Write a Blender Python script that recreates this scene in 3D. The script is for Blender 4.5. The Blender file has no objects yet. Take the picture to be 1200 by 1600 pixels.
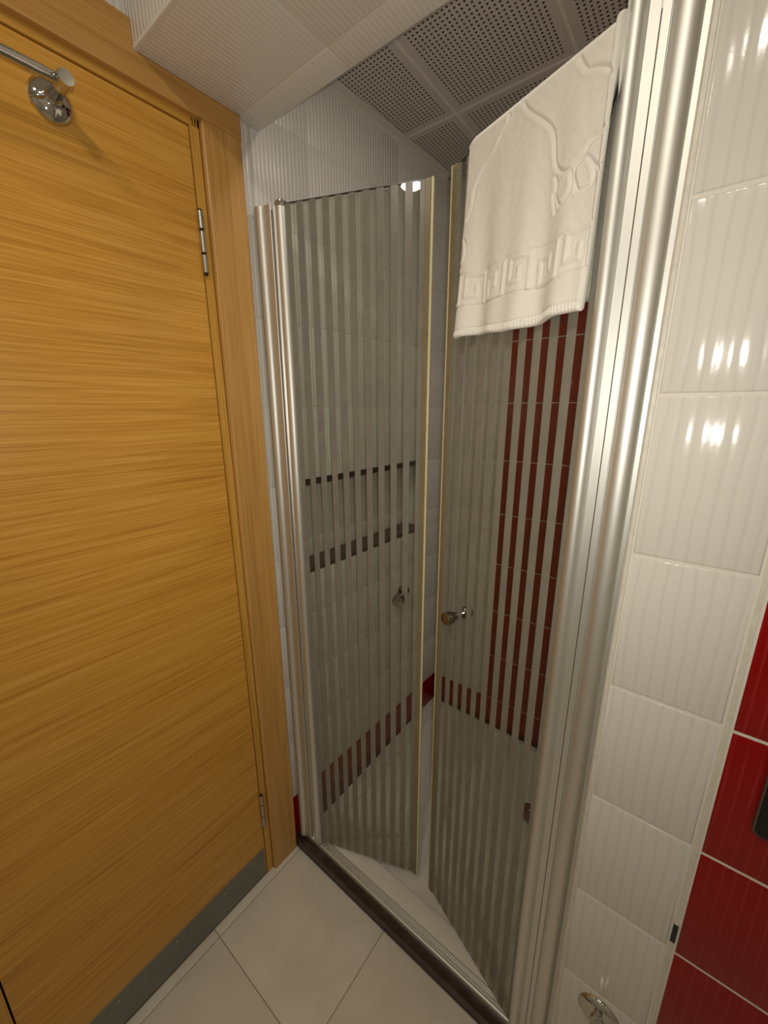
import bpy, bmesh, math, random
import numpy as np
from mathutils import Vector, Matrix
random.seed(7)
S = bpy.context.scene
COL = S.collection
PI = math.pi

# ------------------------------------------------------------ camera
F, PITCH, YAW, ROLL = 621.34, -.2567, -.6604, -.0041
CAM = Vector((.9129, -.6483, 1.5))
fw = Vector((math.sin(YAW)*math.cos(PITCH), math.cos(YAW)*math.cos(PITCH), math.sin(PITCH)))
rt = Vector((math.cos(YAW), -math.sin(YAW), 0))
up = rt.cross(fw)
rt, up = math.cos(ROLL)*rt+math.sin(ROLL)*up, -math.sin(ROLL)*rt+math.cos(ROLL)*up
cd = bpy.data.cameras.new('camera'); cam = bpy.data.objects.new('camera', cd); COL.objects.link(cam)
cd.sensor_fit = 'HORIZONTAL'; cd.sensor_width = 36; cd.lens = F*36/1200
cd.clip_start = .01
cam.matrix_world = Matrix(((rt.x, up.x, -fw.x, CAM.x), (rt.y, up.y, -fw.y, CAM.y), (rt.z, up.z, -fw.z, CAM.z), (0, 0, 0, 1)))
S.camera = cam

# ------------------------------------------------------------ world, lights, exposure
w = bpy.data.worlds.new('world'); S.world = w; w.use_nodes = True
w.node_tree.nodes['Background'].inputs[0].default_value = (.9, .85, .8, 1)
w.node_tree.nodes['Background'].inputs[1].default_value = .02
S.view_settings.view_transform = 'Standard'; S.view_settings.look = 'None'
S.view_settings.gamma = 1; S.view_settings.use_curve_mapping = False
S.view_settings.exposure = .27
WARM = (1, .90, .75)
DOWNLIGHTS = [(.88, -.88, 3.7), (.512, -.925, 2.0), (1.45, -1.5, 1.0)]  # third entry is an unseen fill added to lift the whole room
FLASH_W = 8.8
SHOWER_FILL = (.52, .175, .85)     # x, y, watts: unseen fill light added behind the bulkhead to brighten the shower
ROOM_X, ROOM_Y, ROOM_Z = 1.9, -2.1, 2.44
for i, (lx, ly, p) in enumerate(DOWNLIGHTS):
    ld = bpy.data.lights.new('ceiling_lamp', 'AREA'); ld.shape = 'DISK'; ld.size = .09; ld.energy = p; ld.color = WARM
    lo = bpy.data.objects.new('ceiling_lamp', ld); COL.objects.link(lo); lo.location = (lx, ly, ROOM_Z-.014)
ld = bpy.data.lights.new('shower_fill', 'AREA'); ld.shape = 'DISK'; ld.size = .07; ld.energy = SHOWER_FILL[2]; ld.color = (1, .90, .78)
lo = bpy.data.objects.new('shower_fill', ld); COL.objects.link(lo); lo.location = (SHOWER_FILL[0], SHOWER_FILL[1], 2.3227-.010)
ld = bpy.data.lights.new('flash_lamp', 'SPOT'); ld.spot_size = math.radians(146); ld.spot_blend = 1; ld.shadow_soft_size = .006; ld.energy = FLASH_W; ld.color = (1, .93, .82)
lo = bpy.data.objects.new('flash_lamp', ld); COL.objects.link(lo); lo.matrix_world = Matrix.Translation(CAM+rt*.012+up*.022-fw*.01) @ (fw+up*.16).to_track_quat('-Z', 'Y').to_matrix().to_4x4()

# ------------------------------------------------------------ material helpers
def mat(name):
    m = bpy.data.materials.new(name); m.use_nodes = True
    nt = m.node_tree; b = nt.nodes['Principled BSDF']
    return m, nt, b
def N(nt, t, **kw):
    n = nt.nodes.new(t)
    for k, v in kw.items():
        if k in n.inputs.keys(): n.inputs[k].default_value = v
        else: setattr(n, k, v)
    return n
def L(nt, a, b): nt.links.new(a, b)
def srgb(r, g, b):
    f = lambda c: (c/255/12.92 if c/255 <= .04045 else ((c/255+.055)/1.055)**2.4)
    return (f(r), f(g), f(b), 1)
def coords(nt, scale=(1, 1, 1), rnd=True):
    tc = N(nt, 'ShaderNodeTexCoord'); mp = N(nt, 'ShaderNodeMapping'); mp.inputs['Scale'].default_value = scale
    L(nt, tc.outputs['Object'], mp.inputs['Vector'])
    if rnd:
        oi = N(nt, 'ShaderNodeObjectInfo'); m = N(nt, 'ShaderNodeMath', operation='MULTIPLY'); m.inputs[1].default_value = 37.0
        L(nt, oi.outputs['Random'], m.inputs[0]); L(nt, m.outputs[0], mp.inputs['Location'])
    return mp.outputs['Vector']
def ramp(nt, fac, stops):
    r = N(nt, 'ShaderNodeValToRGB'); e = r.color_ramp.elements
    while len(e) < len(stops): e.new(.5)
    for i, (p, c) in enumerate(stops): e[i].position = p; e[i].color = c
    L(nt, fac, r.inputs[0]); return r.outputs[0]
def bump(nt, b, h, dist=.001, strength=1.0):
    n = N(nt, 'ShaderNodeBump'); n.inputs['Distance'].default_value = dist; n.inputs['Strength'].default_value = strength
    L(nt, h, n.inputs['Height']); L(nt, n.outputs[0], b.inputs['Normal'])
def simple(name, col, rough=.5, metal=0, nscale=0, ndist=.0005, var=.0):
    m, nt, b = mat(name)
    b.inputs['Base Color'].default_value = col; b.inputs['Roughness'].default_value = rough; b.inputs['Metallic'].default_value = metal
    if nscale:
        n = N(nt, 'ShaderNodeTexNoise', Scale=nscale, Detail=4.0); L(nt, coords(nt), n.inputs['Vector'])
        if var:
            c2 = tuple(max(0, c*(1-var)) for c in col[:3])+(1,)
            L(nt, ramp(nt, n.outputs[0], [(.3, c2), (.7, col)]), b.inputs['Base Color'])
        bump(nt, b, n.outputs[0], ndist)
    return m
def ribbed_tile(name, col, period, depth, rough=.12, line=None, axis='X', dist=2.2, lo=.93):
    m, nt, b = mat(name)
    v = coords(nt)
    wv = N(nt, 'ShaderNodeTexWave', wave_type='BANDS', bands_direction=axis, wave_profile='SIN')
    wv.inputs['Scale'].default_value = .314/period
    wv.inputs['Distortion'].default_value = dist; wv.inputs['Detail'].default_value = 2.5
    wv.inputs['Detail Scale'].default_value = .55*period/.015; wv.inputs['Detail Roughness'].default_value = .6
    # stretch the distortion along the ribs
    mp = N(nt, 'ShaderNodeMapping'); mp.inputs['Scale'].default_value = (1, 1, .35); L(nt, v, mp.inputs['Vector'])
    L(nt, mp.outputs[0], wv.inputs['Vector'])
    ns = N(nt, 'ShaderNodeTexNoise', Scale=60.0, Detail=3.0); L(nt, v, ns.inputs['Vector'])
    add = N(nt, 'ShaderNodeMath', operation='MULTIPLY_ADD'); add.inputs[1].default_value = .35
    L(nt, ns.outputs[0], add.inputs[0]); L(nt, wv.outputs['Fac'], add.inputs[2])
    bump(nt, b, add.outputs[0], depth)
    if line:
        gn = N(nt, 'ShaderNodeTexNoise', Scale=14.0, Detail=2.0); L(nt, v, gn.inputs['Vector'])
        mu = N(nt, 'ShaderNodeMath', operation='MULTIPLY'); L(nt, wv.outputs['Fac'], mu.inputs[0])
        L(nt, ramp(nt, gn.outputs[0], [(.35, (.90, .90, .90, 1)), (.6, (1, 1, 1, 1))]), mu.inputs[1])
        L(nt, ramp(nt, mu.outputs[0], [(.0, col), (.86, col), (.985, line)]), b.inputs['Base Color'])
    else:
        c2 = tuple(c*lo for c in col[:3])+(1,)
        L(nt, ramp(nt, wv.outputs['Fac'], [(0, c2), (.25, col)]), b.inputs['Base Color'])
    b.inputs['Roughness'].default_value = rough
    b.inputs['IOR'].default_value = 1.5
    if line: b.inputs['Specular IOR Level'].default_value = .38
    return m
WHITE = (.80, .78, .74, 1)
RED = (.26, .0010, .0012, 1)
M = {}
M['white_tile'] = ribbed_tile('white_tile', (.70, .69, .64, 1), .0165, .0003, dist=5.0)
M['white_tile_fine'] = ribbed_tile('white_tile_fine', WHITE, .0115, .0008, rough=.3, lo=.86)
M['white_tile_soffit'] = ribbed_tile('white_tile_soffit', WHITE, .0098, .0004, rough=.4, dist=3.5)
M['red_tile'] = ribbed_tile('red_tile', RED, .0145, .0008, line=(.30, .012, .015, 1))
M['grout'] = simple('grout', (.76, .73, .65, 1), .8, 0, 300, .0003, .08)
M['plaster'] = simple('plaster', (.80, .77, .70, 1), .7, 0, 60, .0004, .03)
M['caulk'] = simple('caulk', (.70, .68, .60, 1), .4, 0, 80, .0004, .12)
M['chip'] = simple('chip', (.03, .035, .04, 1), .7, 0, 200, .001, .5)
M['alu'] = simple('aluminium', (.78, .79, .76, 1), .5, 1, 500, .00005)
M['alu_dark'] = simple('aluminium_groove', (.10, .09, .07, 1), .5, .6, 100, .0001)
M['chrome'] = simple('chrome', (.60, .59, .56, 1), .06, 1, 30, .00003)
M['steel'] = simple('brushed_steel', (.50, .48, .44, 1), .35, 1, 400, .0001)
M['dark_gap'] = simple('dark_gap', (.02, .015, .01, 1), .8, 0, 50, .0002, .3)
M['kick'] = simple('kick_plate_metal', (.27, .28, .26, 1), .42, .8, 90, .0001, .2)
M['oak_dark'] = simple('oak_dark', (.16, .07, .015, 1), .6, 0, 90, .0002, .3)
M['glass_edge'] = simple('glass_edge', (.03, .035, .025, 1), .2, 0, 90, .0002, .3)
M['knob'] = simple('knob_chrome', (.34, .31, .27, 1), .1, 1, 90, .00002)
M['sill'] = simple('dark_marble_sill', (.060, .032, .018, 1), .35, 0, 40, .0006, .65)
M['brown_stone'] = simple('brown_stone', (.105, .072, .045, 1), .35, 0, 60, .0004, .5)
M['listello'] = simple('dark_listello', (.018, .009, .006, 1), .3, 0, 80, .0003, .4)
M['tray'] = simple('acrylic_tray', (.82, .80, .73, 1), .28, 0, 20, .0002, .05)
M['black_gloss'] = simple('black_plastic', (.003, .003, .003, 1), .35, 0, 40, .00005)
M['plate_rim'] = simple('plate_rim', (.16, .13, .10, 1), .25, .7, 40, .0001)
M['seal_lip'] = simple('seal_lip_plastic', (.72, .66, .38, 1), .3, 0, 60, .0003, .12)
M['lamp_lens'] = simple('lamp_lens', (.9, .9, .85, 1), .4, 0, 50, .0001)
M['lamp_ring'] = simple('lamp_ring', (.8, .8, .78, 1), .3, .8, 50, .0001)

# floor tile
m, nt, b = mat('floor_tile'); v = coords(nt)
n1 = N(nt, 'ShaderNodeTexNoise', Scale=9.0, Detail=6.0); L(nt, v, n1.inputs['Vector'])
n2 = N(nt, 'ShaderNodeTexNoise', Scale=150.0, Detail=3.0); L(nt, v, n2.inputs['Vector'])
L(nt, ramp(nt, n1.outputs[0], [(.32, (.68, .64, .54, 1)), (.68, (.77, .73, .63, 1))]), b.inputs['Base Color'])
bump(nt, b, n2.outputs[0], .0005); b.inputs['Roughness'].default_value = .45; M['floor_tile'] = m
M['floor_grout'] = simple('floor_grout', (.36, .31, .23, 1), .9, 0, 200, .0003, .2)

# wood
def wood(name, along, c_dark, c_mid, c_light, rough=.34, fine=1.0, rnd=False):
    m, nt, b = mat(name)
    sc = {'X': (1.3, 60, 60), 'Z': (60, 60, 1.3)}[along]
    v = coords(nt, tuple(s*fine for s in sc), rnd)
    n1 = N(nt, 'ShaderNodeTexNoise', Scale=1.0, Detail=5.0, Roughness=.65, Distortion=.2); L(nt, v, n1.inputs['Vector'])
    sc2 = {'X': (5, 420, 420), 'Z': (420, 420, 5)}[along]
    v2 = coords(nt, sc2, rnd)
    n2 = N(nt, 'ShaderNodeTexNoise', Scale=1.0, Detail=3.0, Roughness=.6); L(nt, v2, n2.inputs['Vector'])
    mx = N(nt, 'ShaderNodeMath', operation='MULTIPLY_ADD'); mx.inputs[1].default_value = .55
    L(nt, n2.outputs[0], mx.inputs[0])
    h = N(nt, 'ShaderNodeMath', operation='MULTIPLY'); h.inputs[1].default_value = .5; L(nt, n1.outputs[0], h.inputs[0]); L(nt, h.outputs[0], mx.inputs[2])
    L(nt, ramp(nt, mx.outputs[0], [(.36, c_dark), (.5, c_mid), (.64, c_light)]), b.inputs['Base Color'])
    bump(nt, b, mx.outputs[0], .0005, .6)
    b.inputs['Roughness'].default_value = rough
    return m
M['oak_leaf'] = wood('oak_leaf', 'X', (.44, .195, .024, 1), (.63, .31, .042, 1), (.75, .41, .078, 1), fine=1.7)
M['oak_trim'] = wood('oak_trim', 'Z', (.44, .225, .055, 1), (.55, .295, .075, 1), (.64, .36, .11, 1), rough=.4)
M['oak_trim_h'] = wood('oak_trim_horizontal', 'X', (.42, .21, .05, 1), (.52, .275, .07, 1), (.60, .33, .10, 1), rough=.4)
M['oak_jamb'] = wood('oak_jamb', 'Z', (.47, .23, .03, 1), (.62, .33, .055, 1), (.70, .40, .085, 1))
M['oak_jamb_h'] = wood('oak_jamb_horizontal', 'X', (.47, .23, .03, 1), (.62, .33, .055, 1), (.70, .40, .085, 1))

# perforated ceiling panel (fine holes: material)
m, nt, b = mat('perforated_panel')
tc = N(nt, 'ShaderNodeTexCoord'); sp = N(nt, 'ShaderNodeSeparateXYZ'); L(nt, tc.outputs['Object'], sp.inputs[0])
PP = .0118
def mth(op, a, bb=None, c=None):
    n = N(nt, 'ShaderNodeMath', operation=op)
    for i, q in enumerate((a, bb, c)):
        if q is None: continue
        if isinstance(q, (int, float)): n.inputs[i].default_value = q
        else: L(nt, q, n.inputs[i])
    return n.outputs[0]
def cell(o): return mth('SUBTRACT', mth('FRACT', mth('ADD', mth('DIVIDE', o, PP), 100.0)), .5)
dx, dy = cell(sp.outputs[0]), cell(sp.outputs[1])
d2 = mth('SQRT', mth('ADD', mth('MULTIPLY', dx, dx), mth('MULTIPLY', dy, dy)))
hole = mth('LESS_THAN', d2, .25)
lim = PP*11.99
inside = mth('MULTIPLY', mth('LESS_THAN', mth('ABSOLUTE', sp.outputs[0]), lim), mth('LESS_THAN', mth('ABSOLUTE', sp.outputs[1]), lim))
fac = mth('MULTIPLY', hole, inside)
L(nt, ramp(nt, fac, [(0, (.62, .58, .54, 1)), (1, (.07, .062, .058, 1))]), b.inputs['Base Color'])
b.inputs['Roughness'].default_value = .5
bump(nt, b, mth('SUBTRACT', 1.0, fac), .0012); M['perf'] = m
M['ceiling_grid'] = simple('ceiling_grid', (.80, .77, .72, 1), .45, .0, 120, .0002, .12)
M['ceiling_gap'] = simple('ceiling_gap', (.16, .14, .12, 1), .8, 0, 120, .0002, .12)

# glass pane: clear, with a thin lime film that thickens towards the bottom and the free edge
m, nt, b = mat('clear_glass'); nt.nodes.remove(b); out = nt.nodes['Material Output']
tr = N(nt, 'ShaderNodeBsdfTransparent'); tr.inputs[0].default_value = (.93, .945, .90, 1)
gl = N(nt, 'ShaderNodeBsdfGlossy'); gl.inputs['Roughness'].default_value = .015; gl.inputs['Color'].default_value = (.9, .95, .9, 1)
def outer_fresnel(nt, ior):
    # thin sheet: light goes straight through, so only its entry face mirrors (no internal total reflection)
    f = N(nt, 'ShaderNodeFresnel', IOR=ior); g = N(nt, 'ShaderNodeNewGeometry')
    a = N(nt, 'ShaderNodeMath', operation='SUBTRACT'); a.inputs[0].default_value = 1; L(nt, g.outputs['Backfacing'], a.inputs[1])
    c = N(nt, 'ShaderNodeMath', operation='MULTIPLY'); L(nt, f.outputs[0], c.inputs[0]); L(nt, a.outputs[0], c.inputs[1]); return c.outputs[0]
mx = N(nt, 'ShaderNodeMixShader'); L(nt, outer_fresnel(nt, 1.42), mx.inputs[0]); L(nt, tr.outputs[0], mx.inputs[1]); L(nt, gl.outputs[0], mx.inputs[2])
df = N(nt, 'ShaderNodeBsdfDiffuse'); df.inputs[0].default_value = (.62, .60, .48, 1)
tl_ = N(nt, 'ShaderNodeBsdfTranslucent'); tl_.inputs[0].default_value = (.62, .60, .48, 1)
fm = N(nt, 'ShaderNodeMixShader'); L(nt, df.outputs[0], fm.inputs[1]); L(nt, tl_.outputs[0], fm.inputs[2])
tc = N(nt, 'ShaderNodeTexCoord'); sp = N(nt, 'ShaderNodeSeparateXYZ'); L(nt, tc.outputs['Object'], sp.inputs[0])
ns = N(nt, 'ShaderNodeTexNoise', Scale=9.0, Detail=5.0); L(nt, tc.outputs['Object'], ns.inputs['Vector'])
zz = mth('MULTIPLY_ADD', sp.outputs[2], -1.0, mth('MULTIPLY', ns.outputs[0], .16))     # -z + noise
film = ramp(nt, mth('ADD', zz, .5), [(0, (.012,)*3+(1,)), (.42, (.04,)*3+(1,)), (.56, (.55,)*3+(1,))])
mm = N(nt, 'ShaderNodeMixShader'); L(nt, film, mm.inputs[0]); L(nt, mx.outputs[0], mm.inputs[1]); L(nt, fm.outputs[0], mm.inputs[2])
L(nt, mm.outputs[0], out.inputs['Surface']); M['glass'] = m
# frosted stripe
def frost(name, col, through, rough=.25):
    m, nt, b = mat(name); nt.nodes.remove(b); out = nt.nodes['Material Output']
    df = N(nt, 'ShaderNodeBsdfDiffuse'); tl_ = N(nt, 'ShaderNodeBsdfTranslucent')
    ns = N(nt, 'ShaderNodeTexNoise', Scale=25.0, Detail=5.0); L(nt, coords(nt), ns.inputs['Vector'])
    c = ramp(nt, ns.outputs[0], [(.3, tuple(q*.86 for q in col[:3])+(1,)), (.7, col)])
    L(nt, c, df.inputs[0]); L(nt, c, tl_.inputs[0])
    a = N(nt, 'ShaderNodeMixShader'); a.inputs[0].default_value = .5; L(nt, df.outputs[0], a.inputs[1]); L(nt, tl_.outputs[0], a.inputs[2])
    t = N(nt, 'ShaderNodeBsdfTransparent'); c2 = N(nt, 'ShaderNodeMixShader'); c2.inputs[0].default_value = through
    L(nt, a.outputs[0], c2.inputs[1]); L(nt, t.outputs[0], c2.inputs[2])
    g = N(nt, 'ShaderNodeBsdfGlossy'); g.inputs['Roughness'].default_value = rough
    d = N(nt, 'ShaderNodeMixShader')
    L(nt, outer_fresnel(nt, 1.4), d.inputs[0]); L(nt, c2.outputs[0], d.inputs[1]); L(nt, g.outputs[0], d.inputs[2])
    L(nt, d.outputs[0], out.inputs['Surface']); return m
M['frost'] = frost('frosted_stripe', (.46, .44, .38, 1), .06)
M['seal'] = frost('seal_plastic', (.50, .42, .25, 1), .25)
# towel
m, nt, b = mat('terry_towel'); v = coords(nt)
b.inputs['Base Color'].default_value = (.88, .86, .79, 1); b.inputs['Roughness'].default_value = .95
b.inputs['Sheen Weight'].default_value = .25
n1 = N(nt, 'ShaderNodeTexNoise', Scale=900.0, Detail=2.0); L(nt, v, n1.inputs['Vector'])
bump(nt, b, n1.outputs[0], .0012, .8); M['towel'] = m

# ------------------------------------------------------------ mesh helpers
def new_obj(name, me, parent=None, loc=None, m=None):
    o = bpy.data.objects.new(name, me); COL.objects.link(o)
    if parent: o.parent = parent
    if loc is not None: o.location = loc
    return o
def mesh_from(bm, name, m, smooth=False):
    me = bpy.data.meshes.new(name); bmesh.ops.recalc_face_normals(bm, faces=bm.faces)
    bm.to_mesh(me); bm.free(); me.materials.append(m)
    if smooth: me.shade_smooth()
    return me
def empty(name, loc=(0, 0, 0), rz=0):
    o = bpy.data.objects.new(name, None); COL.objects.link(o); o.location = loc; o.rotation_euler.z = rz; o.empty_display_size = .05
    return o
def add_box(bm, x0, x1, y0, y1, z0, z1, bev=0):
    r = bmesh.ops.create_cube(bm, size=1)['verts']
    for v_ in r:
        v_.co = Vector(((x0+x1)/2+v_.co.x*(x1-x0), (y0+y1)/2+v_.co.y*(y1-y0), (z0+z1)/2+v_.co.z*(z1-z0)))
    if bev:
        es = list({e for v_ in r for e in v_.link_edges})
        bmesh.ops.bevel(bm, geom=es, offset=bev, segments=2, affect='EDGES', profile=.6)
def box(name, x0, x1, y0, y1, z0, z1, m, parent=None, bev=0, smooth=False):
    bm = bmesh.new(); add_box(bm, x0, x1, y0, y1, z0, z1, bev)
    return new_obj(name, mesh_from(bm, name, m, smooth), parent)
def multi(name, boxes, m, parent=None, bev=0):
    bm = bmesh.new()
    for bb in boxes: add_box(bm, *bb, bev)
    return new_obj(name, mesh_from(bm, name, m), parent)
def prism(name, pts, z0, z1, m, parent=None, smooth=False):
    """closed outline in x,y extruded in z"""
    bm = bmesh.new(); lo = [bm.verts.new((x, y, z0)) for x, y in pts]; hi = [bm.verts.new((x, y, z1)) for x, y in pts]
    n = len(pts)
    for i in range(n): 
        f = bm.faces.new((lo[i], lo[(i+1) % n], hi[(i+1) % n], hi[i])); f.smooth = smooth
    bm.faces.new(lo[::-1]); bm.faces.new(hi)
    me = mesh_from(bm, name, m)
    return new_obj(name, me, parent)
def lathe(name, prof, m, parent=None, axis='Z', seg=32, loc=(0, 0, 0), smooth=True):
    """prof: list of (r, h) along the axis"""
    bm = bmesh.new(); rings = []
    for r, h in prof:
        ring = []
        if r < 1e-6: ring = [bm.verts.new((0, 0, h))]
        else: ring = [bm.verts.new((r*math.cos(2*PI*i/seg), r*math.sin(2*PI*i/seg), h)) for i in range(seg)]
        rings.append(ring)
    for a, c in zip(rings, rings[1:]):
        for i in range(seg):
            j = (i+1) % seg
            if len(a) == 1 and len(c) == 1: continue
            if len(a) == 1: bm.faces.new((a[0], c[i], c[j]))
            elif len(c) == 1: bm.faces.new((a[i], a[j], c[0]))
            else: bm.faces.new((a[i], a[j], c[j], c[i]))
    for ring in (rings[0], rings[-1]):
        if len(ring) > 1: bm.faces.new(ring)
    if axis == 'Y': bmesh.ops.rotate(bm, verts=bm.verts, matrix=Matrix.Rotation(-PI/2, 3, 'X'))   # +Z -> +Y
    if axis == '-Y': bmesh.ops.rotate(bm, verts=bm.verts, matrix=Matrix.Rotation(PI/2, 3, 'X'))   # +Z -> -Y
    if axis == 'X': bmesh.ops.rotate(bm, verts=bm.verts, matrix=Matrix.Rotation(PI/2, 3, 'Y'))    # +Z -> +X
    me = mesh_from(bm, name, m)
    if smooth:
        me.shade_smooth()
        me.set_sharp_from_angle(angle=math.radians(38)) if hasattr(me, 'set_sharp_from_angle') else None
    return new_obj(name, me, parent, loc)
TILE_CACHE = {}
def tile(parent, x0, x1, z0, z1, m, gap=.0028, depth=.008, name='tile', bev=.0014):
    """one glazed tile lying on the local plane y=0 and facing -y; its mesh is shared with tiles of the same size"""
    w_, h_ = x1-x0-gap, z1-z0-gap
    if z1 <= z0 or x1 <= x0: return
    if w_ < .003 or h_ < .003: return
    key = (round(w_, 3), round(h_, 3), m.name, depth, name)
    if key not in TILE_CACHE:
        bm = bmesh.new(); a, c = w_/2, h_/2
        l0 = [bm.verts.new((sx*a, 0, sz*c)) for sx, sz in ((-1, -1), (1, -1), (1, 1), (-1, 1))]
        l1 = [bm.verts.new((sx*a, -(depth-bev), sz*c)) for sx, sz in ((-1, -1), (1, -1), (1, 1), (-1, 1))]
        l2 = [bm.verts.new((sx*(a-bev*.45), -(depth-bev*.3), sz*(c-bev*.45))) for sx, sz in ((-1, -1), (1, -1), (1, 1), (-1, 1))]
        l3 = [bm.verts.new((sx*(a-bev*1.4), -depth, sz*(c-bev*1.4))) for sx, sz in ((-1, -1), (1, -1), (1, 1), (-1, 1))]
        for p, q in ((l0, l1), (l1, l2), (l2, l3)):
            for i in range(4):
                j = (i+1) % 4; f = bm.faces.new((p[i], p[j], q[j], q[i])); f.smooth = True
        f = bm.faces.new(l3); f.smooth = True
        bm.faces.new(l0[::-1])
        TILE_CACHE[key] = mesh_from(bm, name, m)
        TILE_CACHE[key].set_sharp_from_angle(angle=math.radians(50))
    o = new_obj(name, TILE_CACHE[key], parent, ((x0+x1)/2, 0, (z0+z1)/2))
    return o
def struct(o): o['kind'] = 'structure'; return o
def thing(o, label, cat, group=None):
    o['label'] = label; o['category'] = cat
    if group: o['group'] = group
    return o

TD = .008            # tile thickness
GD = .0014           # grout lies this far behind the finished faces
ZB = [0]+[.186+.2214*k for k in range(12)]            # joint heights of the front and back walls
ZA = [0]+[.196+.2177*k for k in range(12)]            # joint heights of the door wall

# ------------------------------------------------------------ room shell
floor = struct(multi('floor', [(-.1, ROOM_X+.1, ROOM_Y-.1, .0, -.1, -.0008)], M['floor_grout']))
fx = [0, .03]+[.03+.372*k for k in range(1, 6)]; fy = [-.005-.30]+[-.305-.372*k for k in range(1, 6)]
fys = [0]+fy
for i in range(len(fx)-1):
    for j in range(len(fys)-1):
        x0, x1 = fx[i], min(fx[i+1], ROOM_X); y1, y0 = fys[j], max(fys[j+1], ROOM_Y)
        if x1-x0 < .01 or y1-y0 < .01: continue
        t = tile(floor, x0, x1, y0, y1, M['floor_tile'], gap=.0022, depth=.006, bev=.0008)
        if t: t.location = ((x0+x1)/2, (y0+y1)/2, -.006); t.rotation_euler.x = -PI/2

# door wall: local +X runs into the room's depth (world +y), local -Y faces the room
wl = struct(multi('wall_left', [(0, 1.375, GD, .12, 0, ROOM_Z), (1.375, 2.008, GD, .12, 2.078, ROOM_Z), (2.008, 2.13, GD, .12, 0, ROOM_Z)], M['grout']))
wl.location = (0, ROOM_Y, 0); wl.rotation_euler.z = PI/2
def a_of(y): return y-ROOM_Y
for k in range(len(ZA)-1):
    z0, z1 = ZA[k], min(ZA[k+1], ROOM_Z); m_ = M['red_tile'] if k == 0 else M['white_tile_fine']
    t = tile(wl, a_of(0.0), a_of(.033), z0, z1, m_)
    if t: t.location.y = TD
    ys = [ROOM_Y, -1.9, -1.525, -1.15, -.80]
    if z0 > 2.0: ys = [ROOM_Y, -1.9, -1.525, -1.15, -.775, -.40, -.21]
    for ya, yb in zip(ys, ys[1:]):
        t = tile(wl, a_of(ya), a_of(yb), max(z0, 2.165) if (z0 > 2.0 and ya > -.85) else z0, z1, m_)
        if t: t.location.y = TD

# shower's left wall (runs on behind the glass, very slightly out of square), with a niche
SK = math.atan(.04/.87)
wsl = struct(multi('wall_shower_left', [
    (0, .95, GD, .14, -.02, .985), (0, .95, GD, .14, 1.285, 2.36),
    (0, .045, GD, .14, .985, 1.285), (.735, .95, GD, .14, .985, 1.285), (.045, .735, .0935, .14, .985, 1.285)], M['grout']))
wsl.location = (0, .033, 0); wsl.rotation_euler.z = PI/2-SK
cols = [0, .171, .546, .895]
NX0, NX1, NZ0, NZ1 = .047, .722, .992, ZA[6]-.0  # niche opening
for k in range(len(ZA)-1):
    z0, z1 = ZA[k], min(ZA[k+1], 2.33); m_ = M['red_tile'] if k == 0 else M['white_tile_fine']
    for c0, c1 in zip(cols, cols[1:]):
        rects = [(c0, c1, z0, z1)]
        if z1 > NZ0+.001 and z0 < NZ1-.001:      # cut around the niche
            rects = []
            if z0 < NZ0: rects.append((c0, c1, z0, NZ0))
            za = max(z0, NZ0)
            if c0 < NX0: rects.append((c0, min(c1, NX0), za, z1))
            if c1 > NX1: rects.append((max(c0, NX1), c1, za, z1))
        for r_ in rects:
            t = tile(wsl, *r_, m_)
            if t: t.location.y = TD
for c0, c1 in ((NX0, .171), (.171, .546), (.546, NX1)):          # niche back
    for z0, z1 in ((NZ0+.012, ZA[5]), (ZA[5], NZ1)):
        t = tile(wsl, c0, c1, z0, z1, M['white_tile_fine'])
        if t: t.location.y = .10
o = box('niche_side', NX1, NX1+.012, 0, .10, NZ0, NZ1, M['white_tile_fine'], wsl, .001)
o = box('niche_side', NX0-.012, NX0, 0, .10, NZ0, NZ1, M['white_tile_fine'], wsl, .001)
o = box('niche_sill', NX0, NX1, -.001, .096, NZ0, NZ0+.012, M['brown_stone'], wsl, .001); o['label'] = 'brown stone niche sill'
o = box('niche_head', NX0, NX1, -.003, .096, NZ1-.010, NZ1+.009, M['listello'], wsl, .001); o['label'] = 'near black niche head strip'

# shower's back wall
BX0, BY = .035, .900
wsb = struct(multi('wall_shower_back', [(0, 1.0, GD, .14, -.02, 2.36)], M['grout']))
wsb.location = (0, BY, 0)
for k in range(len(ZB)-1):
    z0, z1 = ZB[k], min(ZB[k+1], 2.33)
    for x0, x1, m_ in ((BX0, .315, M['white_tile_fine']), (.315, .68, M['red_tile']), (.68, .875, M['white_tile_fine'])):
        t = tile(wsb, x0, x1, z0, z1, M['red_tile'] if k == 0 else m_)
        if t: t.location.y = TD

# shower's right wall: local -Y faces -x
RX = .862
wsr = struct(multi('wall_shower_right', [(-.93, -.115, GD, .10, -.02, 2.36)], M['grout']))
wsr.location = (RX+.004, 0, 0); wsr.rotation_euler.z = -PI/2
for k in range(len(ZB)-1):
    z0, z1 = ZB[k], min(ZB[k+1], 2.33)
    for x0, x1 in ((-.895, -.86), (-.86, -.485), (-.485, -.115)):
        t = tile(wsr, x0, x1, z0, z1, M['red_tile'] if k == 0 else M['white_tile_fine'])
        if t: t.location.y = TD

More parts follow.
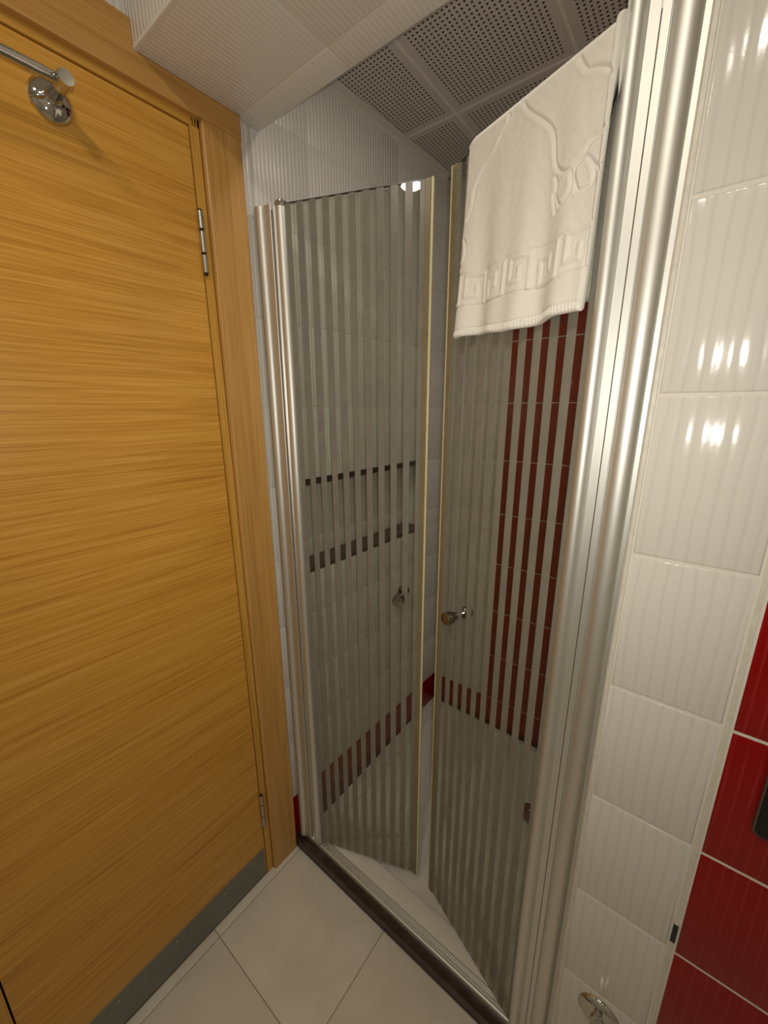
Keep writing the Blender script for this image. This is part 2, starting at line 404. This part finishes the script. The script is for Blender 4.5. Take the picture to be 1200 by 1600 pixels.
# front wall (right of the shower)
wf = struct(multi('wall_front', [(.858, ROOM_X+.1, GD, .115, -.02, ROOM_Z)], M['grout']))
for k in range(len(ZB)-1):
    z0, z1 = ZB[k], min(ZB[k+1], 2.13)
    dz = -.0035
    for x0, x1, m_, d_ in ((.863, 1.0035, M['white_tile'], 0), (1.0115, 1.385, M['red_tile'], dz), (1.385, 1.76, M['white_tile'], 0), (1.76, ROOM_X, M['white_tile'], 0)):
        t = tile(wf, x0, x1, max(0, z0+d_), z1+d_, M['red_tile'] if k == 0 else m_, gap=.004, bev=.002)
        if t: t.location.y = TD
o = box('edge_trim', 1.0045, 1.0105, .0005, TD, 0, 2.12, M['caulk'], wf, .0008)
o = box('missing_grout', 1.0042, 1.0108, -.0001, .004, .645, .684, M['chip'], wf)
o = prism('caulk_bead', [(.8555, .014), (.8555, .002), (.858, -.0005), (.8625, -.0005), (.8635, .003), (.8635, TD), (.858, .014)], .0, 2.12, M['caulk'], wf)

struct(multi('wall_right', [(ROOM_X, ROOM_X+.1, ROOM_Y, .0, -.02, ROOM_Z)], M['white_tile']))
struct(multi('wall_rear', [(0, ROOM_X, ROOM_Y-.1, ROOM_Y, -.02, ROOM_Z)], M['white_tile']))
struct(multi('ceiling', [(-.1, ROOM_X+.1, ROOM_Y-.1, -.21, ROOM_Z, ROOM_Z+.1)], M['plaster']))

# bulkhead over the shower opening: tiled front and underside
SY0, SY1, SZ = -.213, .058, 2.1194
bk = struct(multi('wall_above_shower', [(.0, ROOM_X+.1, SY0+GD, SY1, SZ+GD, ROOM_Z+.1)], M['grout']))
sx = [.0, .287, .662, 1.037, 1.412, 1.787, ROOM_X]
for x0, x1 in zip(sx, sx[1:]):
    for z0, z1 in ((SZ+.004, 2.33), (2.33, ROOM_Z)):
        t = tile(bk, x0, x1, z0, z1, M['white_tile_fine'])
        t.location.y = SY0+TD
    # underside: tile's local -Y must face down; its local Z runs along world -y
    for y0, y1 in ((SY0+.004, -.003), (-.003, SY1)):
        t = tile(bk, x0, x1, y0, y1, M['white_tile_under'] if 'white_tile_under' in M else M['white_tile_soffit'])
        t.location = ((x0+x1)/2, (y0+y1)/2, SZ+TD); t.rotation_euler.x = PI/2
bm = bmesh.new()
add_box(bm, 0, ROOM_X, SY0-.001, SY0+.007, SZ-.001, SZ+.007, .0025)
new_obj('corner_bead', mesh_from(bm, 'corner_bead', M['plaster']), bk)

# shower ceiling: perforated metal panels in a grid
CZ = 2.3227
cs = struct(multi('ceiling_shower', [(0, .93, SY1, .95, CZ+.012, CZ+.11)], M['ceiling_gap']))
PX = [-.108, .218, .545, .872]; PY = [-.055, .271, .597, .923]
def panel_mesh(x0, x1, y0, y1, cx_, cy_):
    bm = bmesh.new()
    def ring(i, z): return [bm.verts.new((x-cx_, y-cy_, z)) for x, y in ((x0+i, y0+i), (x1-i, y0+i), (x1-i, y1-i), (x0+i, y1-i))]
    rs = [ring(0, .010), ring(0, .002), ring(.002, 0)]
    for p, q in zip(rs, rs[1:]):
        for i in range(4): bm.faces.new((p[i], p[(i+1) % 4], q[(i+1) % 4], q[i]))
    bm.faces.new(rs[-1]); bm.faces.new(rs[0][::-1])
    return mesh_from(bm, 'panel', M['perf'])
for x0, x1 in zip(PX, PX[1:]):
    for y0, y1 in zip(PY, PY[1:]):
        cx_, cy_ = (x0+x1)/2, (y0+y1)/2
        a0, a1, b0, b1 = max(x0+.002, .030), min(x1-.002, .855), max(y0+.002, SY1), min(y1-.002, .885)
        if a1-a0 < .03 or b1-b0 < .03: continue
        new_obj('ceiling_panel', panel_mesh(a0, a1, b0, b1, cx_, cy_), cs, (cx_, cy_, CZ+.002))
ang = multi('wall_angle', [(0, .90, 0, .004, CZ-.016, CZ+.012), (0, .90, -.022, 0, CZ-.001, CZ+.0015)], M['ceiling_grid'], cs)
ang.location = (.0012, SY1, 0); ang.rotation_euler.z = PI/2-SK
ang = multi('wall_angle', [(.03, .87, .877, .890, CZ-.001, CZ+.0015)], M['ceiling_grid'], cs)
for x in (.218, .545): box('grid_rail', x-.004, x+.004, SY1, .885, CZ+.0005, CZ+.011, M['ceiling_grid'], cs)
for y in (.271, .597): box('grid_rail', .03, .87, y-.004, y+.004, CZ+.0008, CZ+.0105, M['ceiling_grid'], cs)

# ------------------------------------------------------------ wooden door with its frame (local X = world y, local -Y = world +x)
door = struct(empty('door_1', (0, 0, 0), PI/2))
LY0, LY1 = -.700, -.1165          # leaf
leaf = box('door_leaf', LY0, LY1, .0, .04, .006, 2.0545, M['oak_leaf'], door, .0012)
kick = box('kick_plate', LY0+.006, LY1-.004, -.0015, .0, .008, .113, M['kick'], leaf, .0006)
for y in (-.16, -.262, -.402, -.545, -.66):
    lathe('screw', [(.0035, 0), (.0035, .001), (.002, .0022), (0, .0024)], M['steel'], kick, '-Y', 12, (y, -.0015, .093))
# jambs: strips beside the leaf, set back from the architrave
multi('jamb', [(-.1135, -.094, -.002, .05, 0, 2.0740)], M['oak_jamb'], door, .0008)
multi('jamb', [(LY0-.022, LY0-.003, -.002, .05, 0, 2.0740)], M['oak_jamb'], door, .0008)
multi('jamb', [(LY0-.022, -.094, -.002, .05, 2.0575, 2.0755)], M['oak_jamb_h'], door, .0008)
multi('door_gap_shade', [(LY0-.02, -.105, .041, .06, 0, 2.07)], M['dark_gap'], door)  # near-black sheet behind the leaf: shade of the gaps put into colour
def arch_v(y0, y1, z1, inner):
    b_ = .003; q = .0155
    pts = [(y0, .004), (y0, -q+b_), (y0+b_, -q), (y1-b_, -q), (y1, -q+b_), (y1, .004)]
    return prism('architrave', pts, 0, z1, M['oak_trim'], door)
arch_v(-.0935, -.001, 2.0715, 0)
arch_v(LY0-.115, LY0-.0225, 2.0715, 0)
multi('architrave', [(LY0-.115, SY0-.0005, -.0155, .004, 2.0725, 2.163), (SY0-.0015, -.001, -.0155, .004, 2.0725, SZ-.0003)], M['oak_trim_h'], door, .0012)
multi('groove', [(-.0950, -.0930, -.0030, .0, 0, 2.072)], M['oak_dark'], door)
def hinge(z0, z1):
    h = (z1-z0); prof = []
    cuts = [(0, .30), (.33, .68), (.71, 1)]
    first = None
    for i, (a, c) in enumerate(cuts):
        za, zb = z0+h*a, z0+h*c
        k_ = lathe('hinge_knuckle', [(.003, za), (.0058, za+.001), (.0058, zb-.001), (.003, zb)], M['steel'], first or door, 'Z', 16, (0, 0, 0))
        if first is None:
            first = k_; k_.name = 'hinge'; k_.location = (-.1145, -.0075, 0)
    lathe('hinge_pin', [(.0035, z0-.004), (.0045, z0-.002), (.0045, z1+.002), (.0035, z1+.003)], M['dark_gap'], first, 'Z', 12)
hinge(1.786, 1.905); hinge(.208, .329)

# ------------------------------------------------------------ towel rail on the door
rail = thing(empty('towel_rail', (0, -.3, 1.99)), 'chrome towel rail screwed to the oak door, round wall rosette and straight bar', 'towel rail')
BZ = 1.986
for y in (-.352, -.70+.04):
    f = lathe('rosette', [(.0305, 0), (.0305, .003), (.029, .007), (.024, .012), (.016, .0155), (.011, .0175), (.0095, .02)], M['chrome'], rail, 'X', 40, (.0, y+.3, BZ-.004-1.99))
    lathe('post', [(.0095, .019), (.009, .045), (.0105, .05), (.0115, .058), (.0115, .078), (.0105, .082), (0, .0825)], M['chrome'], f, 'X', 28)
lathe('bar', [(.0075, 0), (.0082, .001), (.0082, .33), (.0075, .331)], M['chrome'], rail, 'Y', 28, (.067, -.672+.3, BZ-.004-1.99))

# ------------------------------------------------------------ shower tray
tray = thing(empty('shower_tray', (.44, .47, 0)), 'cream shower tray with raised rim behind the glass doors', 'shower tray')
def tray_mesh():
    X0, X1, Y0, Y1, Z = .035-.44, .862-.44, .054-.47, .897-.47, .047
    def rr(i, z, r, n=8):
        x0, x1, y0, y1 = X0+i[0], X1-i[1], Y0+i[2], Y1-i[3]
        out = []
        for cx_, cy_, a in ((x1-r, y0+r, -PI/2), (x1-r, y1-r, 0), (x0+r, y1-r, PI/2), (x0+r, y0+r, PI)):
            for k in range(n): 
                t_ = a+PI/2*k/(n-1); out.append((cx_+r*math.cos(t_), cy_+r*math.sin(t_), z))
        return out
    rings = [rr((0,)*4, 0, .004), rr((0,)*4, Z, .004), rr((.05, .05, .053, .03), Z, .05), rr((.053, .053, .0555, .033), Z-.002, .05),
             rr((.058, .058, .060, .038), Z-.018, .05), rr((.066, .066, .068, .046), Z-.023, .045), rr((.33, .33, .42, .28), Z-.029, .03)]
    bm = bmesh.new(); vr = [[bm.verts.new(p) for p in r_] for r_ in rings]; n = len(vr[0])
    for p, q in zip(vr, vr[1:]):
        for i in range(n): f = bm.faces.new((p[i], p[(i+1) % n], q[(i+1) % n], q[i])); f.smooth = True
    bm.faces.new(vr[-1]).smooth = True; bm.faces.new(vr[0][::-1])
    me = mesh_from(bm, 'basin', M['tray']); me.set_sharp_from_angle(angle=math.radians(40)); return me
new_obj('basin', tray_mesh(), tray)
dr = lathe('drain', [(.045, 0), (.045, .002), (.040, .004), (.012, .0045), (0, .0045)], M['chrome'], tray, 'Z', 32, (.636-.44, .60-.47, .0185))
multi('drain_slot', [(-.03, .03, -.002, .002, .0042, .0052), (-.002, .002, -.03, .03, .0042, .0052)], M['dark_gap'], dr)
multi('mould_line', [(.045-.44, .85-.44, .888-.47, .8945-.47, .045, .058)], M['sill'], tray)

# ------------------------------------------------------------ shower frame: sill, track and the two wall profiles
fr_ = thing(empty('shower_enclosure', (.43, .03, 0)), 'aluminium shower frame, two wall profiles and floor track on a dark stone sill', 'shower frame')
O = (-.43, -.03, 0)
def framed(o): o.location = O; return o
framed(box('stone_sill', .001, .857, .001, .0530, 0, .030, M['sill'], fr_, .002)); 
fr_.children[-1]['label'] = 'dark brown stone sill'
# track section in y,z with two grooves
sec = [(.000, .0275), (.000, .037), (.0025, .0425), (.006, .044), (.0085, .0425), (.010, .0405), (.017, .0405), (.018, .0385), (.0195, .0385), (.0205, .0415),
       (.027, .0415), (.028, .0395), (.0295, .0395), (.0305, .046), (.0335, .048), (.0365, .0475), (.0365, .0275)]
sec = [(.0265+y*.72, z+.003) for y, z in sec]
bm = bmesh.new(); va = [bm.verts.new((.001, y, z)) for y, z in sec]; vb = [bm.verts.new((.857, y, z)) for y, z in sec]
for i in range(len(sec)): bm.faces.new((va[i], va[(i+1) % len(sec)], vb[(i+1) % len(sec)], vb[i]))
bm.faces.new(va); bm.faces.new(vb[::-1])
framed(new_obj('track', mesh_from(bm, 'track', M['alu']), fr_))
def wall_profile(xw, s, ztop):
    """profile outline measured from the wall: flange, half round, grooved flat"""
    pts = [(0, .052), (0, .0275), (.0012, .0265), (.0085, .0265), (.009, .027)]
    for k in range(13):
        a = PI*k/12; pts.append((.0245-.0155*math.cos(a), .0265-.0125*math.sin(a)))
    pts += [(.0405, .0265), (.0410, .0235), (.0500, .0235), (.0504, .0246), (.0512, .0246), (.0516, .0235), (.0640, .0235), (.0650, .0245),
            (.0650, .031), (.059, .036), (.0650, .044), (.0650, .052)]
    P_ = [(xw+s*a, y) for a, y in pts]
    o = framed(prism('wall_profile', P_, .0445, ztop, M['alu'], fr_))
    me = o.data
    for p in me.polygons: p.use_smooth = True
    me.set_sharp_from_angle(angle=math.radians(25))
    framed(multi('groove', [(min(xw+s*.0503, xw+s*.0513), max(xw+s*.0503, xw+s*.0513), .0242, .0249, .05, 1.9495)], M['alu_dark'], fr_))
wall_profile(.0015, 1, 1.950); wall_profile(.8555, -1, 1.972)

# ------------------------------------------------------------ glass doors
def glass_door(name, H, Fp, room, label, pole_top, pole_r, k0, kn, first, half, period, wide_edge, knob_t, knob_z, Wd):
    hx, hy = H; ang = math.atan2(Fp[1]-hy, Fp[0]-hx)
    root = thing(empty(name, (hx, hy, .05), ang), label, 'shower door')
    r = room   # +1: room side is local +Y
    Z0, Z1 = .010, 1.893
    pane = box('glass_pane', .006, Wd-.004, -.003, .003, Z0, Z1, M['glass'], root, .0005)
    box('glass_edge', .012, Wd-.013, -.0029, .0029, Z1+.0001, Z1+.0012, M['glass_edge'], root)
    ya, yb = (.0031, .0036) if r > 0 else (-.0036, -.0031)
    spans = [(first+period*k, first+period*k+half) for k in range(k0, kn)]+wide_edge
    me_c = {}
    for a, b_ in spans:
        wd = round(b_-a, 4)
        if wd not in me_c:
            bm = bmesh.new(); add_box(bm, -wd/2, wd/2, ya, yb, Z0+.001, Z1-.0008); me_c[wd] = mesh_from(bm, 'frosted_stripe', M['frost'])
        new_obj('frosted_stripe', me_c[wd], root, ((a+b_)/2, 0, 0))
    # pole on the hinge side
    pl = lathe('hinge_pole', [(pole_r-.001, .0), (pole_r, .001), (pole_r, pole_top-.001), (pole_r-.001, pole_top)], M['alu'], root, 'Z', 36, (0, 0, .002))
    lathe('pole_cap', [(pole_r+.0005, pole_top), (pole_r+.0012, pole_top+.001), (pole_r+.0012, pole_top+.009), (pole_r-.001, pole_top+.0112), (0, pole_top+.0115)], M['chrome'], pl, 'Z', 36)
    # free edge: clamp strip and magnetic lip
    box('seal_strip', Wd-.0125, Wd, -.0058, .0058, Z0-.004, Z1+.001, M['seal'], root, .001)
    box('seal_lip', Wd, Wd+.0055, -.005, .005, Z0-.006, Z1+.003, M['seal_lip'], root, .0015)
    # knob: two spools through the glass
    prof = [(.009, .0), (.009, .003), (.0085, .006), (.0105, .009), (.0135, .0125), (.0148, .018), (.0150, .031), (.0140, .0335), (.0125, .0340), (0, .0338)]
    k1 = lathe('knob', prof, M['knob'], root, 'Y' if r > 0 else '-Y', 32, (knob_t, r*.0036, knob_z-.05))
    k2 = lathe('knob', prof, M['knob'], root, '-Y' if r > 0 else 'Y', 32, (knob_t, -r*.003, knob_z-.05))
    return root
HL, FL = (.092, .0335), (.408, .1535)
HR, FR = (.7795, .0225), (.470, .1475)
dl = glass_door('shower_door', HL, FL, -1, 'striped glass shower door on the left, hinged beside the wooden door', 1.886, .0125, 0, 10, .0101, .0156, .0311, [(.3212, .3325)], .287, 1.022, .344)
dr_ = glass_door('shower_door', HR, FR, +1, 'striped glass shower door on the right, with the white towel over it', 1.92, .0115, 0, 9, .0330, .0163, .0309, [(.0115, .0184), (.3111, .3225)], .268, 1.027, .334)

# ------------------------------------------------------------ towel over the right door
def seg_dist(px, pz, pts):
    d = np.full(px.shape, 9.)
    for (x0, z0), (x1, z1) in zip(pts, pts[1:]):
        vx, vz = x1-x0, z1-z0; l2 = vx*vx+vz*vz+1e-12
        t = np.clip(((px-x0)*vx+(pz-z0)*vz)/l2, 0, 1)
        d = np.minimum(d, np.hypot(px-x0-t*vx, pz-z0-t*vz))
    return d
def smooth_line(p, n=6):
    out = []
    q = [p[0]]+list(p)+[p[-1]]
    for i in range(1, len(q)-2):
        a, b_, c, d = [np.array(v_) for v_ in q[i-1:i+3]]
        for k in range(n):
            t = k/n; out.append(tuple(.5*((2*b_)+(-a+c)*t+(2*a-5*b_+4*c-d)*t*t+(-a+3*b_-3*c+d)*t**3)))
    out.append(tuple(q[-1])); return out
CURVES = [
 [(.1581, 1.975), (.1581, 1.9583), (.1549, 1.9429), (.141, 1.9259), (.1184, 1.9058), (.1026, 1.8894), (.0952, 1.8726), (.0914, 1.8517), (.0866, 1.8342), (.0731, 1.8217), (.06, 1.819), (.0508, 1.8243), (.0396, 1.8303), (.0315, 1.839), (.0165, 1.8421), (.0064, 1.8483), (.001, 1.8629), (.0065, 1.8895), (.0146, 1.9036), (.0266, 1.9144), (.0428, 1.9221), (.05, 1.9254), (.0611, 1.9402), (.0663, 1.9533), (.067, 1.97)],
 [(.1865, 1.9754), (.1865, 1.9554), (.1864, 1.9367), (.1991, 1.926), (.2155, 1.9097), (.2371, 1.8965), (.2553, 1.8733), (.2583, 1.8511), (.2678, 1.8286)],
 [(.0863, 1.8204), (.0817, 1.8048), (.0868, 1.7981), (.0804, 1.7748)],
 [(.0827, 1.8136), (.083, 1.7967), (.0729, 1.7808), (.063, 1.7839), (.0552, 1.7926), (.0547, 1.8056), (.06, 1.819)],
 [(.0464, 1.7909), (.0524, 1.8083), (.05, 1.8185), (.0388, 1.8245), (.0282, 1.8145), (.0216, 1.7992), (.0244, 1.7859), (.0408, 1.785), (.0464, 1.7909)],
 [(.0282, 1.8145), (.0176, 1.8028), (.0052, 1.7923)],
 [(.276, 1.80), (.268, 1.785), (.270, 1.765), (.283, 1.755)]]
def meander(u0, w_, zlo, zhi, flip):
    """one spiral hook of the key border between zlo and zhi"""
    h = zhi-zlo; z = (lambda f: zhi-h*f) if flip else (lambda f: zlo+h*f)
    X = lambda f: u0+w_*f
    return [(X(0), z(0)), (X(0), z(1)), (X(.78), z(1)), (X(.78), z(.27)), (X(.36), z(.27)), (X(.36), z(.62))]
def build_towel():
    tc_ = np.linspace(0, 1, 300)
    zt, zb, R = 1.945, 1.630, .0155        # top of the wrap centre, bottom edge, outer radius
    path = []                               # (n offset outward, z, outward normal n, z, is front outer)
    nz = 320
    for z in np.linspace(zb+.004, zt, nz): path.append((R, z, 1, 0, 1))
    for k in range(1, 20):
        a = PI*k/20; path.append((R*math.cos(a), zt+R*math.sin(a), math.cos(a), math.sin(a), .0))
    for z in np.linspace(zt, 1.655, 40): path.append((-R, z, -1, 0, 0))
    for k in range(1, 6):
        a = PI*k/6; path.append((-.0098-.0052*math.cos(a), 1.655-.005*math.sin(a), 0, 0, 0))
    for z in np.linspace(1.655, zt, 30): path.append((-.0045, z, 0, 0, 0))
    for k in range(1, 8):
        a = PI*k/8; path.append((-.0045*math.cos(a), zt+.0045*math.sin(a)+.0, 0, 0, 0))
    for z in np.linspace(zt, zb+.004, 40): path.append((.0045, z, 0, 0, 0))
    for k in range(1, 8):
        a = PI*k/8; path.append((.010-.0052*math.cos(a), zb+.004-.0045*math.sin(a), 0, 0, 0))
    path = np.array(path)
    q = tc_[None, :]; n0 = path[:, 0:1]; z = path[:, 1:2]; isf = path[:, 4:5]
    f = np.clip((1.955-z)/(1.955-1.63), 0, 1)
    tR = .003+.013*f; tL = .2805+.007*f
    tL = tL-.012*np.clip((z-1.93)/.03, 0, 1)**2
    t = tR+(tL-tR)*q
    # relief on the front face
    Z = np.broadcast_to(z, t.shape); hgt = np.zeros_like(t)
    d = np.full(t.shape, 9.)
    for c in CURVES: d = np.minimum(d, seg_dist(t, Z, smooth_line(c, 4)))
    hgt -= .0028*np.exp(-(d/.0027)**2); hgt += .0006*np.exp(-((d-.0055)/.003)**2)
    zlo, zhi = 1.6865, 1.7365
    wav = .0022*np.sin(t*44+1.2)
    d = np.minimum(np.abs(Z-wav-(zlo-.0035)), np.abs(Z-wav-(zhi+.003)))
    hgt -= .0026*np.exp(-(d/.0013)**2)
    d = np.full(t.shape, 9.)
    u = .012; k = 0
    while u < .29:
        d = np.minimum(d, seg_dist(t, Z-wav, meander(u, .0475, zlo, zhi-.002, k % 2 == 1))); u += .0525; k += 1
    hgt += .0019*np.exp(-(d/.0034)**2.6)-.0006*np.exp(-((d-.0068)/.0026)**2)
    d = np.abs(Z-(zb+.013)); hgt -= .0020*np.exp(-(d/.0012)**2)
    st = (Z < zb+.013); hgt += st*.0009*np.sign(np.sin(t*2*PI/.0052))
    # soft random lumps
    hgt += .0003*np.sin(t*190+3*np.sin(Z*60))*np.sin(Z*170+2*np.sin(t*80))
    outer = np.hypot(path[:, 2:3], path[:, 3:4]) > .5
    nn = n0+np.where(isf > .5, hgt, 0)
    # drape: the front face hangs in shallow folds that grow downwards, bottom flares from the glass
    fold = (.0070*np.sin((t-.02)*52+.6)+.0042*np.sin(t*95+1.7))*f**1.2+.010*f**2
    front = (n0 > 0)
    nn = nn+np.where(front, fold*np.where(np.abs(n0) > .006, 1, .55), -.004*f*np.sin(t*40)*(n0 < -.005))
    # rounded side edges: squeeze the thickness towards the ends
    e = np.minimum(q, 1-q)*.28/.008
    sq = np.sqrt(np.clip(1-(1-np.clip(e, 0, 1))**2, 0, 1))
    mid = np.where(front, .0095+fold*.8, -.0095)
    wrap = (z > zt)
    nn = np.where(wrap, nn*(1-.0*(1-sq)), mid+(nn-mid)*(.12+.88*sq))
    zz = np.where(wrap, zt+(z-zt)*(.55+.45*sq), z)+0*t
    w0 = np.clip((.0175-t)/.008, 0, 1); w0 = w0*w0*(3-2*w0)          # steps over the hinge pole
    nn = nn+.0085*w0*np.sign(np.broadcast_to(n0, t.shape))*(np.abs(n0) > .002)
    # bottom edge dips and sways
    zz = zz+np.where(front, (.0035*np.sin(t*30+.5)-.0015)*f**2, 0)
    co = np.stack([t, nn, zz-.05], axis=-1)
    npth, nt_ = t.shape
    verts = co.reshape(-1, 3)
    idx = np.arange(npth*nt_).reshape(npth, nt_)
    a = idx; b_ = np.roll(idx, -1, axis=0)
    quads = np.stack([a[:, :-1], a[:, 1:], b_[:, 1:], b_[:, :-1]], axis=-1).reshape(-1, 4)
    me = bpy.data.meshes.new('towel')
    # end caps: strips between the outer and the inner line
    faces = quads.tolist()
    nout = nz+19+40
    for col, flip in ((0, False), (nt_-1, True)):
        ring = idx[:, col].tolist()
        outr = ring[:nout]; inn = ring[nout:][::-1]
        m_ = len(outr); k_ = len(inn)
        ai = 0; bi = 0
        while ai < m_-1 or bi < k_-1:
            if bi >= k_-1 or (ai < m_-1 and (ai+1)/(m_-1) <= (bi+1)/(k_-1)):
                tri = (outr[ai], outr[ai+1], inn[bi]); ai += 1
            else:
                tri = (outr[ai], inn[bi+1], inn[bi]); bi += 1
            faces.append(tri if not flip else tri[::-1])
    me.from_pydata(verts.tolist(), [], faces); me.materials.append(M['towel']); me.validate(); me.update()
    bm = bmesh.new(); bm.from_mesh(me); bmesh.ops.recalc_face_normals(bm, faces=bm.faces); bm.to_mesh(me); bm.free()
    me.shade_smooth()
    return me
tw = new_obj('towel', build_towel())
tw.location = (HR[0], HR[1], .05); tw.rotation_euler.z = math.atan2(FR[1]-HR[1], FR[0]-HR[0])
thing(tw, 'white terry towel with embossed key border hung over the right glass door', 'towel')

# ------------------------------------------------------------ wall fittings
pl = thing(empty('flush_plate', (1.131, 0, 1.004)), 'black gloss wall plate with pale rim on the red tiles', 'wall plate')
def rounded_plate(name, w_, h_, r, y0, y1, m, parent, bev=.001):
    pts = []
    for cx_, cz_, a in ((w_/2-r, -h_/2+r, -PI/2), (w_/2-r, h_/2-r, 0), (-w_/2+r, h_/2-r, PI/2), (-w_/2+r, -h_/2+r, PI)):
        for k in range(7): t_ = a+PI/2*k/6; pts.append((cx_+r*math.cos(t_), cz_+r*math.sin(t_)))
    bm = bmesh.new()
    A_ = [bm.verts.new((x, y0, z)) for x, z in pts]; B_ = [bm.verts.new((x, y1+bev, z)) for x, z in pts]
    C_ = [bm.verts.new((x*(1-bev*2/w_), y1, z*(1-bev*2/h_))) for x, z in pts]
    n = len(pts)
    for P_, Q_ in ((A_, B_), (B_, C_)):
        for i in range(n): bm.faces.new((P_[i], P_[(i+1) % n], Q_[(i+1) % n], Q_[i]))
    bm.faces.new(C_); bm.faces.new(A_[::-1])
    return new_obj(name, mesh_from(bm, name, m), parent)
rounded_plate('rim', .152, .152, .010, 0, -.008, M['plate_rim'], pl)
rounded_plate('cover', .147, .147, .008, -.002, -.0095, M['black_gloss'], pl)

vl = thing(empty('angle_valve', (.932, 0, .362)), 'chrome stop valve with round rosette low on the white tiled wall', 'valve')
lathe('rosette', [(.036, 0), (.036, .002), (.034, .005), (.026, .010), (.016, .0135), (.0135, .014)], M['chrome'], vl, '-Y', 40)
bd = lathe('body', [(.0125, .013), (.0125, .050), (.0145, .052), (.0145, .066), (.012, .068), (0, .068)], M['chrome'], vl, '-Y', 32)
lathe('outlet', [(.0085, -.055), (.0085, -.01), (.0085, .0)], M['chrome'], vl, 'Z', 20, (0, -.055, 0))
lathe('handle', [(.015, .068), (.019, .071), (.020, .086), (.0185, .090), (0, .091)], M['chrome'], vl, '-Y', 12)

for i, (lx, ly, lz) in enumerate([(a[0], a[1], ROOM_Z) for a in DOWNLIGHTS]+[(SHOWER_FILL[0], SHOWER_FILL[1], CZ+.0018)]):
    d_ = thing(empty('downlight', (lx, ly, lz)), ['round ceiling downlight in front of the tiled wall beside the shower', 'round ceiling downlight nearest the wooden door', 'added fill light at the rear of the room, shaped as a round downlight', 'added fill light in the perforated shower ceiling, unseen behind the bulkhead'][i], 'ceiling light')
    lathe('ring', [(.052, 0), (.052, -.004), (.048, -.008), (.040, -.008), (.040, 0)], M['lamp_ring'], d_, 'Z', 40)
    lathe('lens', [(.040, -.001), (.040, -.003), (0, -.004)], M['lamp_lens'], d_, 'Z', 32)
